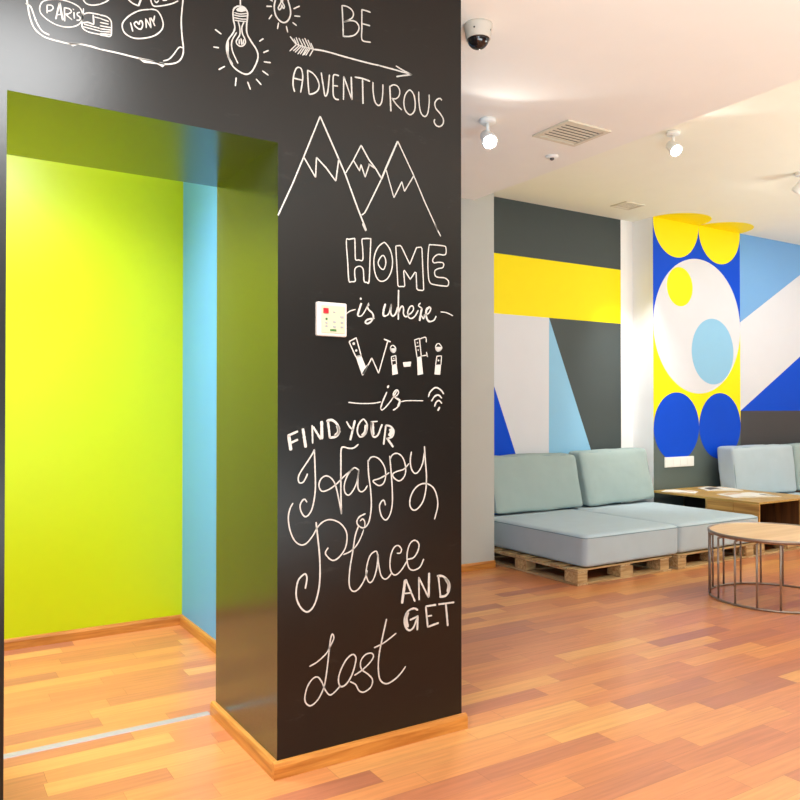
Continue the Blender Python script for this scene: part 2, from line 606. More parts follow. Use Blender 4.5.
CHALK = {
  'be': [
   ('s',5.3,[1273,2650,1275,2616,1277,2581,1278,2541]),
   ('s',5.3,[1273,2649,1293,2651,1311,2645,1319,2632,1314,2617,1299,2604,1279,2592]),
   ('s',5.3,[1279,2592,1305,2604,1328,2606,1341,2593,1338,2575,1323,2557,1300,2546,1276,2541]),
   ('s',5.3,[1353,2656,1353,2624,1353,2588,1352,2556,1360,2545,1390,2548]),
   ('s',5.3,[1352,2656,1371,2657,1389,2656]),
   ('s',5.3,[1355,2606,1387,2607])],
  'arrow': [
   ('s',5.9,[1160,2466,1192,2470,1226,2471,1285,2470,1351,2470,1403,2471,1429,2473]),
   ('s',5.9,[1424,2472,1466,2472,1504,2472,1567,2471]),
   ('s',5.3,[1496,2488,1525,2479,1567,2471]),
   ('s',5.9,[1567,2471,1531,2460,1498,2448]),
   ('l',4.6,[1075,2489,1096,2468,1130,2466,1161,2467]),
   ('l',4.0,[1097,2491,1108,2467]),
   ('l',4.0,[1107,2492,1122,2469]),
   ('l',4.0,[1120,2492,1134,2468]),
   ('l',4.0,[1129,2497,1146,2468]),
   ('l',4.0,[1141,2494,1155,2468]),
   ('l',4.0,[1152,2486,1162,2468]),
   ('l',4.0,[1089,2485,1100,2468]),
   ('l',4.0,[1073,2438,1099,2468]),
   ('l',4.0,[1086,2442,1110,2467]),
   ('l',4.0,[1093,2439,1117,2467]),
   ('l',4.0,[1103,2435,1124,2467]),
   ('l',4.0,[1112,2437,1131,2467]),
   ('l',4.0,[1121,2435,1138,2468]),
   ('l',4.0,[1133,2438,1150,2467]),
   ('l',4.0,[1147,2439,1162,2466]),
   ('l',4.0,[1126,2438,1145,2468])],
  'adventurous': [
   ('s',5.3,[1092,2304,1086,2326,1088,2357,1096,2382,1106,2391,1117,2387,1122,2364,1119,2334,1114,2306]),
   ('l',5.3,[1088,2350,1119,2350]),
   ('s',5.3,[1140,2390,1142,2347,1146,2307]),
   ('s',5.3,[1140,2389,1160,2383,1176,2368,1184,2348,1179,2328,1163,2314,1146,2307]),
   ('s',5.3,[1192,2393,1200,2347,1207,2315,1217,2331,1224,2393]),
   ('s',5.6,[1261,2397,1247,2398,1239,2391,1238,2356,1239,2325,1247,2313,1261,2313]),
   ('l',5.3,[1239,2358,1257,2360]),
   ('l',5.3,[1280,2400,1279,2316]),
   ('l',5.3,[1280,2400,1313,2323]),
   ('l',6.6,[1310,2405,1313,2323]),
   ('s',6.3,[1324,2407,1356,2409,1387,2406]),
   ('l',6.3,[1356,2406,1358,2318]),
   ('s',5.6,[1399,2406,1400,2369,1408,2336,1423,2326,1435,2340,1440,2373,1441,2407]),
   ('l',6.3,[1470,2408,1475,2315]),
   ('s',4.9,[1470,2404,1485,2415,1503,2414,1513,2400,1510,2380,1496,2366,1478,2364]),
   ('s',5.3,[1479,2366,1498,2346,1522,2330]),
   ('s',5.6,[1552,2409,1537,2389,1531,2360,1537,2333,1554,2320,1568,2325,1579,2342,1581,2370,1575,2397,1563,2410,1552,2409]),
   ('s',5.3,[1597,2414,1598,2374,1606,2338,1623,2326,1637,2340,1644,2379,1644,2413]),
   ('s',5.6,[1703,2404,1694,2409,1680,2402,1670,2385,1675,2367,1694,2352,1709,2334,1708,2315,1694,2302,1677,2302,1667,2314,1670,2325])],
  'mountains': [
   ('l',5.3,[1032,1875,1085,1990,1126,2088,1188,2240]),
   ('l',6.3,[1188,2240,1258,2109,1286,2056,1339,1935]),
   ('l',6.6,[1339,1935,1355,1902,1372,1866]),
   ('l',6.3,[1356,1889,1370,1864]),
   ('l',5.3,[1126,2088,1171,2025]),
   ('l',4.9,[1171,2025,1174,2095]),
   ('l',5.6,[1174,2095,1212,2064,1249,2024]),
   ('l',5.6,[1249,2024,1261,2105]),
   ('l',4.9,[1288,2059,1320,2111,1351,2170]),
   ('l',5.9,[1350,2169,1382,2123,1411,2094,1434,2064]),
   ('l',4.9,[1320,2108,1344,2076,1350,2099,1367,2057,1385,2107]),
   ('l',5.3,[1381,2107,1407,2095]),
   ('s',5.3,[1352,1919,1361,1925,1374,1944,1434,2059]),
   ('l',7.3,[1434,2059,1455,2106,1504,2211]),
   ('l',4.9,[1504,2212,1575,2095,1625,2002,1684,1903]),
   ('l',5.3,[1669,1926,1697,1883]),
   ('l',4.3,[1455,2096,1488,2000]),
   ('l',4.9,[1488,2000,1522,2064,1534,2031,1575,2095])],
  'home': [
   ('s',4.9,[1291,1820,1302,1826,1321,1831,1325,1828,1326,1795,1328,1758,1341,1757,1357,1759,1357,1798,1354,1830,1366,1836,1387,1838,1390,1833,1387,1763,1383,1684,1374,1680,1363,1683,1361,1707,1358,1727,1347,1735,1333,1731,1325,1721,1325,1698,1327,1681,1311,1677,1301,1681,1296,1749,1291,1820]),
   ('s',4.9,[1443,1830,1420,1810,1405,1776,1404,1738,1413,1704,1431,1689,1457,1698,1476,1728,1482,1767,1473,1805,1455,1827,1443,1830]),
   ('s',4.9,[1441,1784,1427,1770,1421,1753,1430,1738,1444,1733,1453,1754,1451,1773,1441,1784]),
   ('l',4.9,[1496,1824,1515,1828,1521,1823,1557,1763,1587,1828,1606,1832,1611,1828,1619,1674,1614,1670,1594,1670,1588,1675,1585,1734,1580,1735,1559,1707,1534,1738,1530,1734,1535,1681,1531,1678,1509,1676,1505,1681,1496,1824]),
   ('s',4.9,[1643,1839,1655,1846,1710,1848,1721,1842,1721,1820,1710,1813,1686,1813,1669,1803,1660,1788,1666,1779,1686,1783,1707,1783,1711,1774,1705,1764,1686,1759,1670,1749,1671,1732,1684,1726,1716,1726,1733,1715,1731,1699,1717,1695,1662,1697,1646,1705,1640,1730,1638,1783,1643,1839])],
  'iswhere': [
   ('s',4.3,[1288,1559,1305,1572,1328,1580]),
   ('d',4.3,[1349,1619]),
   ('s',7.9,[1352,1604,1343,1580,1336,1558]),
   ('s',4.6,[1336,1557,1351,1558,1366,1576,1382,1607]),
   ('s',6.6,[1384,1601,1377,1595,1381,1583,1397,1571,1401,1556,1391,1540,1376,1532,1368,1537,1378,1547,1406,1553]),
   ('s',8.6,[1452,1609,1445,1589,1443,1567,1453,1564]),
   ('s',5.3,[1453,1564,1466,1574,1477,1610]),
   ('s',6.6,[1477,1610,1474,1580,1482,1566,1495,1575,1504,1601]),
   ('l',6.6,[1508,1664,1507,1610,1507,1554]),
   ('s',5.9,[1507,1576,1516,1598,1525,1605,1530,1594,1529,1578,1538,1567,1554,1574]),
   ('s',5.6,[1545,1575,1560,1580,1573,1595,1570,1608,1558,1605,1548,1585,1551,1567,1564,1562,1580,1572,1595,1595]),
   ('s',5.6,[1605,1623,1596,1612,1611,1603]),
   ('s',9.2,[1611,1603,1606,1583,1600,1555]),
   ('s',5.3,[1607,1578,1618,1564,1623,1579]),
   ('s',5.6,[1619,1577,1641,1586,1651,1603,1647,1611]),
   ('s',9.2,[1647,1611,1632,1599,1630,1576,1638,1559,1649,1555]),
   ('s',5.9,[1649,1555,1666,1562,1676,1578]),
   ('s',4.3,[1696,1595,1723,1594,1754,1584])],
  'wifi': [
   ('l',4.6,[1302,1464,1331,1479,1351,1417,1329,1412,1302,1464]),
   ('f',0.0,[1329,1412,1351,1418,1370,1377,1365,1365,1355,1345]),
   ('d',5.6,[1321,1458]),
   ('d',4.6,[1331,1434]),
   ('l',5.3,[1357,1347,1395,1410]),
   ('l',4.6,[1395,1410,1423,1355]),
   ('l',4.6,[1423,1355,1462,1474]),
   ('l',5.9,[1445,1480,1474,1471]),
   ('l',7.3,[1357,1350,1378,1384]),
   ('s',4.6,[1483,1459,1473,1449,1479,1435,1490,1434,1496,1448,1483,1459]),
   ('f',0.0,[1472,1447,1496,1449,1493,1437,1483,1432,1476,1436]),
   ('l',4.3,[1480,1387,1477,1417,1496,1422,1499,1390]),
   ('f',0.0,[1480,1387,1499,1391,1505,1355,1481,1350]),
   ('l',4.0,[1480,1402,1498,1406]),
   ('d',2.6,[1487,1411]),
   ('f',0.0,[1527,1398,1563,1402,1560,1384,1531,1381]),
   ('l',4.3,[1589,1418,1578,1483,1600,1490,1608,1422]),
   ('f',0.0,[1589,1418,1608,1424,1616,1357,1592,1352]),
   ('d',3.0,[1591,1473]),
   ('d',3.0,[1594,1446]),
   ('l',3.3,[1582,1458,1604,1462]),
   ('s',4.3,[1599,1487,1627,1495,1631,1476]),
   ('l',4.3,[1607,1424,1636,1429]),
   ('l',4.6,[1631,1440,1637,1421]),
   ('s',4.6,[1686,1475,1673,1462,1679,1447,1691,1447,1702,1460,1686,1475]),
   ('f',0.0,[1672,1461,1702,1462,1697,1450,1686,1445,1677,1448]),
   ('l',4.3,[1673,1393,1679,1426,1700,1428,1698,1394]),
   ('f',0.0,[1672,1393,1698,1395,1694,1356,1668,1357]),
   ('d',4.0,[1686,1410])],
  'is2': [
   ('s',4.6,[1299,1250,1345,1246,1400,1247,1433,1252]),
   ('s',6.3,[1458,1288,1441,1255,1431,1229]),
   ('s',4.9,[1431,1229,1438,1223,1455,1235,1479,1261,1500,1291]),
   ('l',8.6,[1460,1303,1466,1312]),
   ('s',6.3,[1509,1289,1500,1296,1489,1288,1486,1275,1500,1264]),
   ('s',4.6,[1509,1291,1505,1280,1490,1269]),
   ('s',9.2,[1500,1265,1513,1256,1505,1234]),
   ('s',5.9,[1505,1234,1495,1227,1484,1222]),
   ('s',4.3,[1518,1253,1547,1257,1617,1257])],
  'wifiicon': [
   ('s',6.3,[1640,1271,1648,1290,1672,1307,1696,1299,1711,1283]),
   ('s',6.3,[1654,1255,1668,1273,1686,1279,1702,1267]),
   ('s',6.3,[1668,1235,1675,1251,1689,1258,1702,1247]),
   ('l',7.9,[1683,1219,1692,1233])],
  'findyour': [
   ('l',13.2,[1072,1137,1080,1087]),
   ('l',8.6,[1068,1136,1106,1151]),
   ('l',8.6,[1079,1112,1106,1123]),
   ('l',11.2,[1124,1160,1135,1095]),
   ('l',6.6,[1159,1171,1161,1108]),
   ('l',8.6,[1162,1166,1192,1122]),
   ('l',12.5,[1195,1185,1196,1122]),
   ('l',9.2,[1219,1185,1227,1125]),
   ('s',9.9,[1213,1184,1234,1188,1255,1173,1263,1147,1250,1131,1226,1126]),
   ('s',10.6,[1254,1169,1260,1148,1246,1133]),
   ('s',6.6,[1292,1183,1304,1164,1319,1152]),
   ('l',9.2,[1326,1186,1307,1116]),
   ('s',6.6,[1357,1189,1340,1170,1336,1144,1348,1127,1369,1138,1376,1167,1367,1185,1357,1189]),
   ('s',11.9,[1354,1131,1368,1146,1370,1170]),
   ('s',7.3,[1395,1181,1393,1151,1401,1127,1419,1131,1431,1156,1438,1171]),
   ('l',12.5,[1396,1179,1401,1132]),
   ('l',5.3,[1390,1180,1419,1182]),
   ('l',7.3,[1454,1167,1444,1097]),
   ('s',7.3,[1452,1167,1473,1163,1487,1147,1481,1125,1455,1118]),
   ('s',16.5,[1473,1155,1477,1141,1468,1127]),
   ('l',9.2,[1459,1120,1485,1087])],
  'happy': [
   ('s',5.3,[1167,1088,1159,1071,1134,1037,1113,1008,1107,990,1112,976,1126,978,1137,995,1142,1006]),
   ('s',5.6,[1167,1088,1170,1025,1171,948,1161,891,1147,866,1132,860,1119,876,1114,896,1120,912,1131,919,1140,908]),
   ('s',5.9,[1340,1101,1322,1089,1301,1088,1280,1093,1271,1084,1270,1037,1270,943,1272,858]),
   ('s',5.3,[1272,861,1264,901,1249,960,1232,986,1211,995,1192,984,1185,962,1196,943,1220,946,1249,962,1285,992,1319,1015]),
   ('s',5.3,[1343,1009,1322,1018,1298,995,1284,963,1286,934,1301,923,1319,939,1334,968,1342,1009,1338,976,1339,944,1351,932,1366,938,1377,953]),
   ('s',5.6,[1379,1044,1382,990,1390,936,1393,882,1388,840,1378,814,1360,803,1340,813,1334,828,1345,844,1369,853]),
   ('s',4.9,[1366,805,1366,824,1357,835,1347,828]),
   ('s',5.3,[1379,1036,1390,1052,1409,1054,1431,1041,1450,1011,1452,977,1442,956,1425,950,1408,959,1401,969,1425,975,1450,985,1468,995]),
   ('s',5.6,[1470,1056,1476,997,1481,931,1481,882,1472,844,1454,824,1435,840,1427,873,1435,892,1446,895,1452,877]),
   ('s',5.3,[1471,1043,1482,1059,1502,1064,1524,1050,1537,1021,1538,990,1526,970,1508,963,1487,976,1484,990,1502,998,1531,1005,1554,1025]),
   ('s',5.6,[1564,1068,1559,1037,1564,1005,1580,987,1598,996,1614,1024,1622,1063]),
   ('s',5.9,[1622,1087,1626,1035,1631,979,1629,928,1617,884,1595,858,1574,851,1558,868,1560,899,1579,930,1607,946,1637,945,1665,926,1680,891,1682,857,1668,810])],
  'place': [
   ('s',5.3,[1088,909,1077,890,1071,860,1077,819,1094,782,1118,765,1140,770,1163,794,1180,820,1203,838,1232,842,1267,827,1291,797,1294,764,1285,733,1261,707,1238,700,1218,715,1210,730,1221,746]),
   ('s',6.3,[1174,838,1180,790,1188,717,1189,645,1182,594,1166,552,1143,535,1121,548,1104,578,1100,609,1107,644,1123,661,1135,664,1140,648,1134,615]),
   ('s',4.9,[1280,716,1309,725,1333,744,1350,770,1362,797]),
   ('s',5.6,[1340,810,1327,777,1318,725,1306,663,1303,613,1311,589,1327,582,1346,593,1365,619,1377,650]),
   ('s',5.3,[1420,698,1413,715,1390,704,1376,671,1372,634,1385,606,1402,616,1416,656,1421,704,1423,671,1433,627,1448,611,1463,614,1479,630]),
   ('s',5.3,[1500,699,1516,699,1520,713,1505,727,1486,718,1473,686,1472,648,1482,626,1498,621,1521,636,1544,665]),
   ('s',5.6,[1547,672,1574,676,1593,699,1597,724,1580,739,1560,731,1547,703,1545,668,1554,639,1574,629,1602,638,1619,666])],
  'andget': [
   ('l',11.9,[1537,598,1523,513]),
   ('l',7.9,[1539,600,1580,512]),
   ('l',5.9,[1531,548,1566,547]),
   ('l',6.6,[1597,601,1598,515]),
   ('l',7.3,[1597,598,1641,519]),
   ('l',9.9,[1643,612,1641,520]),
   ('l',7.3,[1685,597,1695,517]),
   ('s',9.2,[1678,596,1709,590,1734,563,1735,534,1718,516,1690,516]),
   ('s',9.9,[1716,583,1732,557,1727,529]),
   ('s',7.9,[1593,479,1574,488,1548,480,1534,454,1538,425,1555,410,1573,418,1589,449]),
   ('s',13.9,[1550,477,1541,453,1548,422]),
   ('l',7.3,[1557,447,1595,457]),
   ('l',7.9,[1592,457,1590,405]),
   ('l',7.9,[1628,488,1637,409]),
   ('l',7.9,[1627,488,1675,488]),
   ('l',6.6,[1634,450,1656,450]),
   ('l',7.9,[1636,410,1687,418]),
   ('l',7.3,[1685,488,1759,486]),
   ('l',8.6,[1720,484,1729,400])],
  'lost': [
   ('s',5.3,[1150,348,1182,360,1215,383,1231,408,1243,430,1237,445,1230,428,1224,384,1217,329,1207,275,1193,244,1175,223,1153,214,1136,228,1133,250,1143,282,1161,303,1180,307,1196,288,1209,258,1228,236,1250,245,1270,262]),
   ('s',5.9,[1317,361,1293,348,1270,314,1261,282,1269,258,1291,261,1314,289,1328,327,1330,349,1317,361]),
   ('s',5.3,[1324,286,1353,298,1386,319,1402,339,1393,353,1368,351,1350,331,1353,303,1380,280,1398,257,1391,232,1363,220,1343,229,1329,253,1306,268]),
   ('s',5.9,[1457,466,1441,407,1426,345,1422,293,1430,251,1456,232,1489,240,1517,258,1539,280]),
   ('s',5.3,[1404,370,1447,382,1498,408])],
  'bulb': [
   ('l',5.3,[898,2567,899,2542]),
   ('s',5.6,[874,2521,882,2535,897,2543,914,2542,923,2529,923,2512,920,2484,922,2459,936,2437,954,2415,960,2394,954,2369,939,2339,921,2325,898,2327,873,2341,857,2371,852,2399,858,2423,874,2449,880,2469,875,2494,874,2521]),
   ('s',5.3,[858,2418,858,2373,873,2346]),
   ('s',4.5,[886,2454,870,2421,872,2390,891,2353]),
   ('f',0.0,[884,2529,897,2541,912,2541,918,2533,902,2525,887,2524]),
   ('s',3.9,[878,2517,897,2517,922,2526]),
   ('s',3.9,[877,2509,897,2510,923,2518]),
   ('s',3.9,[877,2500,902,2502,923,2507]),
   ('s',3.9,[879,2492,902,2495,921,2499]),
   ('s',4.5,[891,2492,897,2471,897,2450,888,2432,885,2421,894,2412,907,2415,916,2427,914,2440,906,2455,904,2475,911,2495]),
   ('l',4.8,[895,2434,895,2417]),
   ('l',4.8,[901,2438,904,2417]),
   ('l',4.8,[910,2437,908,2421]),
   ('l',5.0,[814,2445,835,2435]),
   ('l',5.0,[808,2387,827,2389]),
   ('l',5.0,[826,2318,847,2334]),
   ('l',5.0,[885,2306,882,2277]),
   ('l',5.0,[924,2301,934,2277]),
   ('l',5.0,[953,2317,972,2301]),
   ('l',5.0,[975,2349,997,2339]),
   ('l',5.0,[980,2380,1005,2383]),
   ('l',5.0,[978,2410,997,2422]),
   ('l',5.0,[964,2444,979,2457])],
  'bulb2': [
   ('s',5.6,[1022,2602,1017,2574,1022,2548,1036,2533,1052,2530,1067,2541,1076,2562,1075,2585,1065,2614]),
   ('s',4.8,[1042,2606,1041,2594,1032,2576,1035,2569,1042,2576,1045,2588,1050,2577,1054,2586,1047,2596,1048,2608]),
   ('l',4.8,[1000,2595,1012,2591]),
   ('l',4.8,[989,2568,1009,2573]),
   ('l',4.8,[998,2527,1009,2545]),
   ('l',4.8,[1033,2525,1029,2502]),
   ('l',4.8,[1061,2521,1066,2500]),
   ('l',4.8,[1084,2539,1099,2532]),
   ('l',4.8,[1090,2563,1112,2567]),
   ('l',4.8,[1087,2586,1110,2602])],
  'suitcase': [
   ('s',4.9,[266,2393,268,2374,274,2341,285,2312,305,2296,325,2291,352,2290,377,2290,407,2296,438,2297,464,2295]),
   ('s',5.1,[464,2295,512,2296,571,2295,611,2296,649,2295,677,2302,698,2315,710,2337,712,2362,708,2393,705,2439,707,2475,711,2518]),
   ('s',4.6,[263,2376,276,2370,284,2350,293,2327,307,2308,325,2302]),
   ('s',4.1,[649,2304,666,2313,680,2330,698,2358,710,2360]),
   ('f',0.0,[573,2295,588,2296,611,2297,649,2298,656,2295,648,2284,632,2290,591,2285]),
   ('f',0.0,[375,2291,409,2298,389,2285])],
  'paris': [
   ('s',3.6,[310,2396,300,2377,303,2358,322,2344,346,2336,373,2337,398,2348,412,2365,415,2385,407,2403,388,2411,364,2413,340,2410,310,2396]),
   ('l',3.9,[319,2387,319,2363]),
   ('s',3.6,[319,2387,331,2389,335,2382,329,2374,320,2370]),
   ('l',4.6,[352,2404,342,2352]),
   ('l',6.2,[352,2404,356,2379,361,2354]),
   ('l',3.6,[344,2366,357,2370]),
   ('l',4.1,[365,2393,366,2352]),
   ('s',3.9,[365,2392,379,2392,384,2385,376,2377,366,2373]),
   ('l',3.9,[367,2374,386,2362]),
   ('l',3.9,[391,2386,392,2367]),
   ('l',3.3,[388,2395,391,2392]),
   ('s',3.9,[407,2390,400,2385,401,2379,408,2375,406,2367,398,2364])],
  'flag': [
   ('s',3.9,[417,2404,416,2386,413,2357,416,2345,432,2338,463,2339]),
   ('s',3.9,[416,2386,432,2395,463,2398]),
   ('s',4.1,[463,2397,482,2397,494,2388,496,2370,494,2343,479,2339,463,2338]),
   ('l',4.6,[444,2393,446,2364]),
   ('s',4.1,[416,2361,429,2366,446,2364]),
   ('l',3.3,[447,2387,463,2387]),
   ('l',3.3,[419,2358,463,2357]),
   ('l',3.3,[416,2350,463,2349]),
   ('l',3.6,[463,2387,488,2384]),
   ('l',3.6,[463,2375,488,2376]),
   ('l',3.6,[463,2365,494,2367]),
   ('l',3.6,[463,2356,494,2360]),
   ('l',3.6,[463,2348,494,2354]),
   ('l',3.6,[463,2341,494,2347])],
  'iny': [
   ('s',4.4,[607,2453,577,2441,548,2418,529,2392,528,2373,538,2359,561,2353,591,2360,621,2375,642,2396,649,2417,643,2440,631,2455,618,2456,607,2453]),
   ('l',4.6,[551,2398,558,2372]),
   ('s',4.6,[576,2398,569,2405,562,2397,568,2388,581,2385,587,2399,584,2411,578,2408,576,2398]),
   ('l',4.4,[598,2393,596,2422,612,2398,608,2427]),
   ('l',4.4,[611,2429,619,2416]),
   ('l',4.4,[623,2438,619,2416,624,2406])],
  'stickers': [
   ('s',4.1,[415,2430,426,2420,444,2421,463,2429]),
   ('s',4.1,[463,2429,482,2443,489,2453]),
   ('s',4.6,[544,2466,557,2458,574,2455]),
   ('l',5.7,[574,2454,582,2478]),
   ('s',4.4,[610,2486,614,2474,622,2467,648,2476,676,2490,695,2504]),
   ('s',4.1,[622,2485,628,2480,635,2488]),
   ('l',5.7,[647,2492,660,2497])],
}



# ------------------------------------------------------------------ chalk drawings: hand-drawn strokes in millimetres (X, Z) on the wall
def smooth_line(pts, n=5):
    if len(pts) < 3:
        return pts
    closed = (pts[0] - pts[-1]).length < 1e-4
    out = []
    m = len(pts)
    for i in range(m - 1):
        p1, p2 = pts[i], pts[i + 1]
        p0 = pts[i - 1] if i > 0 else (pts[-2] if closed else p1 * 2 - p2)
        p3 = pts[i + 2] if i + 2 < m else (pts[1] if closed else p2 * 2 - p1)
        for k in range(n):
            t = k / n
            out.append(0.5 * (2 * p1 + (p2 - p0) * t + (2 * p0 - 5 * p1 + 4 * p2 - p3) * t * t + (3 * p1 - p0 - 3 * p2 + p3) * t ** 3))
    out.append(pts[-1])
    return out


def resample(pts, step):
    out = [pts[0]]
    for a, c in zip(pts, pts[1:]):
        n = max(1, int((c - a).length / step))
        for k in range(1, n + 1):
            out.append(a.lerp(c, k / n))
    return out


def chalk(key, name, label):
    b = MB(M['chalk'])
    y1 = FY - 0.0009
    for kind, w, flatp in CHALK[key]:
        pts = [Vector((flatp[i] / 1000, flatp[i + 1] / 1000)) for i in range(0, len(flatp), 2)]
        if kind == 'f':
            b.prism([(p.x, FY + 0.0005, p.y) for p in pts], (0, -0.0014, 0), 'chalk')
            continue
        if kind == 'd':
            r = w / 1000 * 0.9
            b.prism([(pts[0].x + r * math.cos(a), FY + 0.0005, pts[0].y + r * math.sin(a)) for a in [2 * math.pi * k / 14 for k in range(14)]], (0, -0.0017, 0), 'chalk')
            continue
        if kind == 's':
            pts = smooth_line(pts)
        pts = resample(pts, 0.004)
        L, Rr = [], []
        for i, p in enumerate(pts):
            d = (pts[min(i + 1, len(pts) - 1)] - pts[max(i - 1, 0)])
            d = d.normalized() if d.length > 1e-9 else Vector((1, 0))
            n = Vector((-d.y, d.x))
            hw = w / 2300 * (1 + 0.22 * noise.noise(Vector((p.x * 160, p.y * 160, 3.1))) + random.uniform(-0.09, 0.09))
            if i in (0, len(pts) - 1):
                hw *= 0.7
            L.append(p + n * hw)
            Rr.append(p - n * hw)
        va = [(b.bm.verts.new((l.x, y1, l.y)), b.bm.verts.new((r.x, y1, r.y)), b.bm.verts.new((l.x, FY + 0.0004, l.y)), b.bm.verts.new((r.x, FY + 0.0004, r.y))) for l, r in zip(L, Rr)]
        for p, q in zip(va, va[1:]):
            b.bm.faces.new((p[0], p[1], q[1], q[0]))
            b.bm.faces.new((p[2], p[0], q[0], q[2]))
            b.bm.faces.new((p[1], p[3], q[3], q[1]))
    o = b.build(name, wall_front)
    tag(o, label)
    return o


chalk('suitcase', 'chalk_drawing', 'white chalk outline of a suitcase with reinforced corners')
chalk('paris', 'chalk_drawing', 'chalk oval sticker reading PARIS on the drawn suitcase')
chalk('flag', 'chalk_drawing', 'chalk striped flag sticker on the drawn suitcase')
chalk('iny', 'chalk_drawing', 'chalk oval sticker reading I heart NY')
chalk('stickers', 'chalk_drawing', 'lower ends of chalk stickers cut by the top of the picture')
chalk('bulb', 'chalk_drawing', 'large chalk light bulb with rays hanging from a drawn cord')
chalk('bulb2', 'chalk_drawing', 'smaller chalk light bulb with rays')
chalk('be', 'chalk_lettering', 'chalk word BE')
chalk('arrow', 'chalk_drawing', 'long feathered chalk arrow under BE')
chalk('adventurous', 'chalk_lettering', 'chalk word ADVENTUROUS')
chalk('mountains', 'chalk_drawing', 'three chalk mountain peaks')
chalk('home', 'chalk_lettering', 'chalk outline capitals HOME')
chalk('iswhere', 'chalk_lettering', 'chalk script is where between two dashes')
chalk('wifi', 'chalk_lettering', 'chalk word Wi-Fi in thick patterned letters')
chalk('is2', 'chalk_lettering', 'chalk script is on a long line')
chalk('wifiicon', 'chalk_drawing', 'chalk wireless signal symbol')
chalk('findyour', 'chalk_lettering', 'bold chalk capitals FIND YOUR')
chalk('happy', 'chalk_lettering', 'large looping chalk script Happy')
chalk('place', 'chalk_lettering', 'large looping chalk script Place')
chalk('andget', 'chalk_lettering', 'bold chalk capitals AND GET on two lines')
chalk('lost', 'chalk_lettering', 'looping chalk script Lost')

# ------------------------------------------------------------------ control panel on the column
t = empty('control_panel', (1.228, FY, 1.537), 'white square wall control panel with a red button beside the chalk words is where', 'control panel')
b = MB()
b.box(-0.058, 0.058, -0.016, 0.002, -0.059, 0.059, 'panel_plastic', 0.005)
b.build('housing', t)
b = MB()
b.box(-0.042, 0.048, -0.0185, -0.0155, -0.048, 0.047, 'cream_plastic', 0.001)
face = b.build('faceplate', t)
b = MB()
b.box(-0.036, -0.017, -0.0225, -0.018, 0.019, 0.037, 'red', 0.001)
tag(b.build('button', t), 'red square button')
for kx, kz, m, w, h in ((0.006, 0.025, 'grey_ink', 0.007, 0.004), (0.036, 0.009, 'grey_ink', 0.011, 0.007), (-0.024, 0.000, 'green_ink', 0.007, 0.007), (-0.024, -0.013, 'grey_ink', 0.007, 0.006), (-0.024, -0.025, 'grey_ink', 0.007, 0.006),
                        (0.007, -0.009, 'grey_ink', 0.009, 0.006), (0.036, -0.010, 'grey_ink', 0.009, 0.006), (0.007, -0.026, 'grey_ink', 0.009, 0.006), (0.036, -0.026, 'grey_ink', 0.009, 0.006), (0.002, -0.038, 'green_ink', 0.024, 0.007)):
    b = MB()
    b.box(kx - w / 2, kx + w / 2, -0.0205, -0.018, kz - h / 2, kz + h / 2, m, 0.0006)
    b.build('key' if kz > -0.03 else 'printed_mark', t)

# ------------------------------------------------------------------ socket strip on the pillar
t = empty('socket_strip', (6.406, PY, 0.70), 'white multiple wall socket strip low on the mural pillar above the wooden table', 'socket')
b = MB()
b.box(-0.217, 0.217, -0.014, -0.002, -0.05, 0.05, 'plastic', 0.004)
b.build('frame', t)
for k in range(4):
    b = MB()
    cx = -0.15 + 0.1 * k
    b.box(cx - 0.043, cx + 0.043, -0.0165, -0.013, -0.04, 0.04, 'plastic', 0.002)
    b.build('socket_plate', t)


# ------------------------------------------------------------------ pallets
def make_pallet(w, d, label):
    h = 0.113
    t = empty('wooden_pallet', (0, 0, 0), label, 'pallet', 'pallets carrying the seats and table')
    bw, bl = 0.095, 0.13
    xs = (0.0, w / 2 - bl / 2, w - bl)
    ys = (0.0, d / 2 - bl / 2, d - bl)
    for x in xs:
        for y in ys:
            b = MB()
            b.box(x, x + (bw if x != xs[1] else bl), y, y + bl, 0.0165, 0.0885, 'pallet', 0.003)
            b.build('block', t)
    for y in (0.0, d / 2 - 0.05, d - 0.1):
        b = MB()
        b.box(0.1005, w - 0.1005, y, y + 0.1, 0.0005, 0.0155, 'pallet', 0.002)
        b.build('bottom_board', t)
    for x in (0.0, w - 0.1):
        b = MB()
        b.box(x, x + 0.1, 0, d, 0.0005, 0.0155, 'pallet_y', 0.002)
        b.build('bottom_board', t)
    for x in xs:
        b = MB()
        b.box(x, x + 0.1, 0.0, d, 0.0895, 0.1005, 'pallet_y', 0.002)
        b.build('stringer_board', t)
    n = 7
    for k in range(n):
        y = k * (d - 0.1) / (n - 1)
        b = MB()
        b.box(0, w, y, y + 0.1, 0.1015, h, 'pallet', 0.002)
        b.build('deck_board', t)
    return t


pal = make_pallet(0.98, 1.19, 'pine pallet under the left half of the sofa, next to the pale grey wall')
pal.location = (3.885, 3.90, 0)
copy_tree(pal, (4.93, 3.895, 0), 'pine pallet under the right half of the sofa, behind the round coffee table')
copy_tree(pal, (5.94, 3.90, 0), 'pine pallet under the wooden crate table')
copy_tree(pal, (6.955, 3.80, 0), 'pine pallet under the sofa right of the crate table')


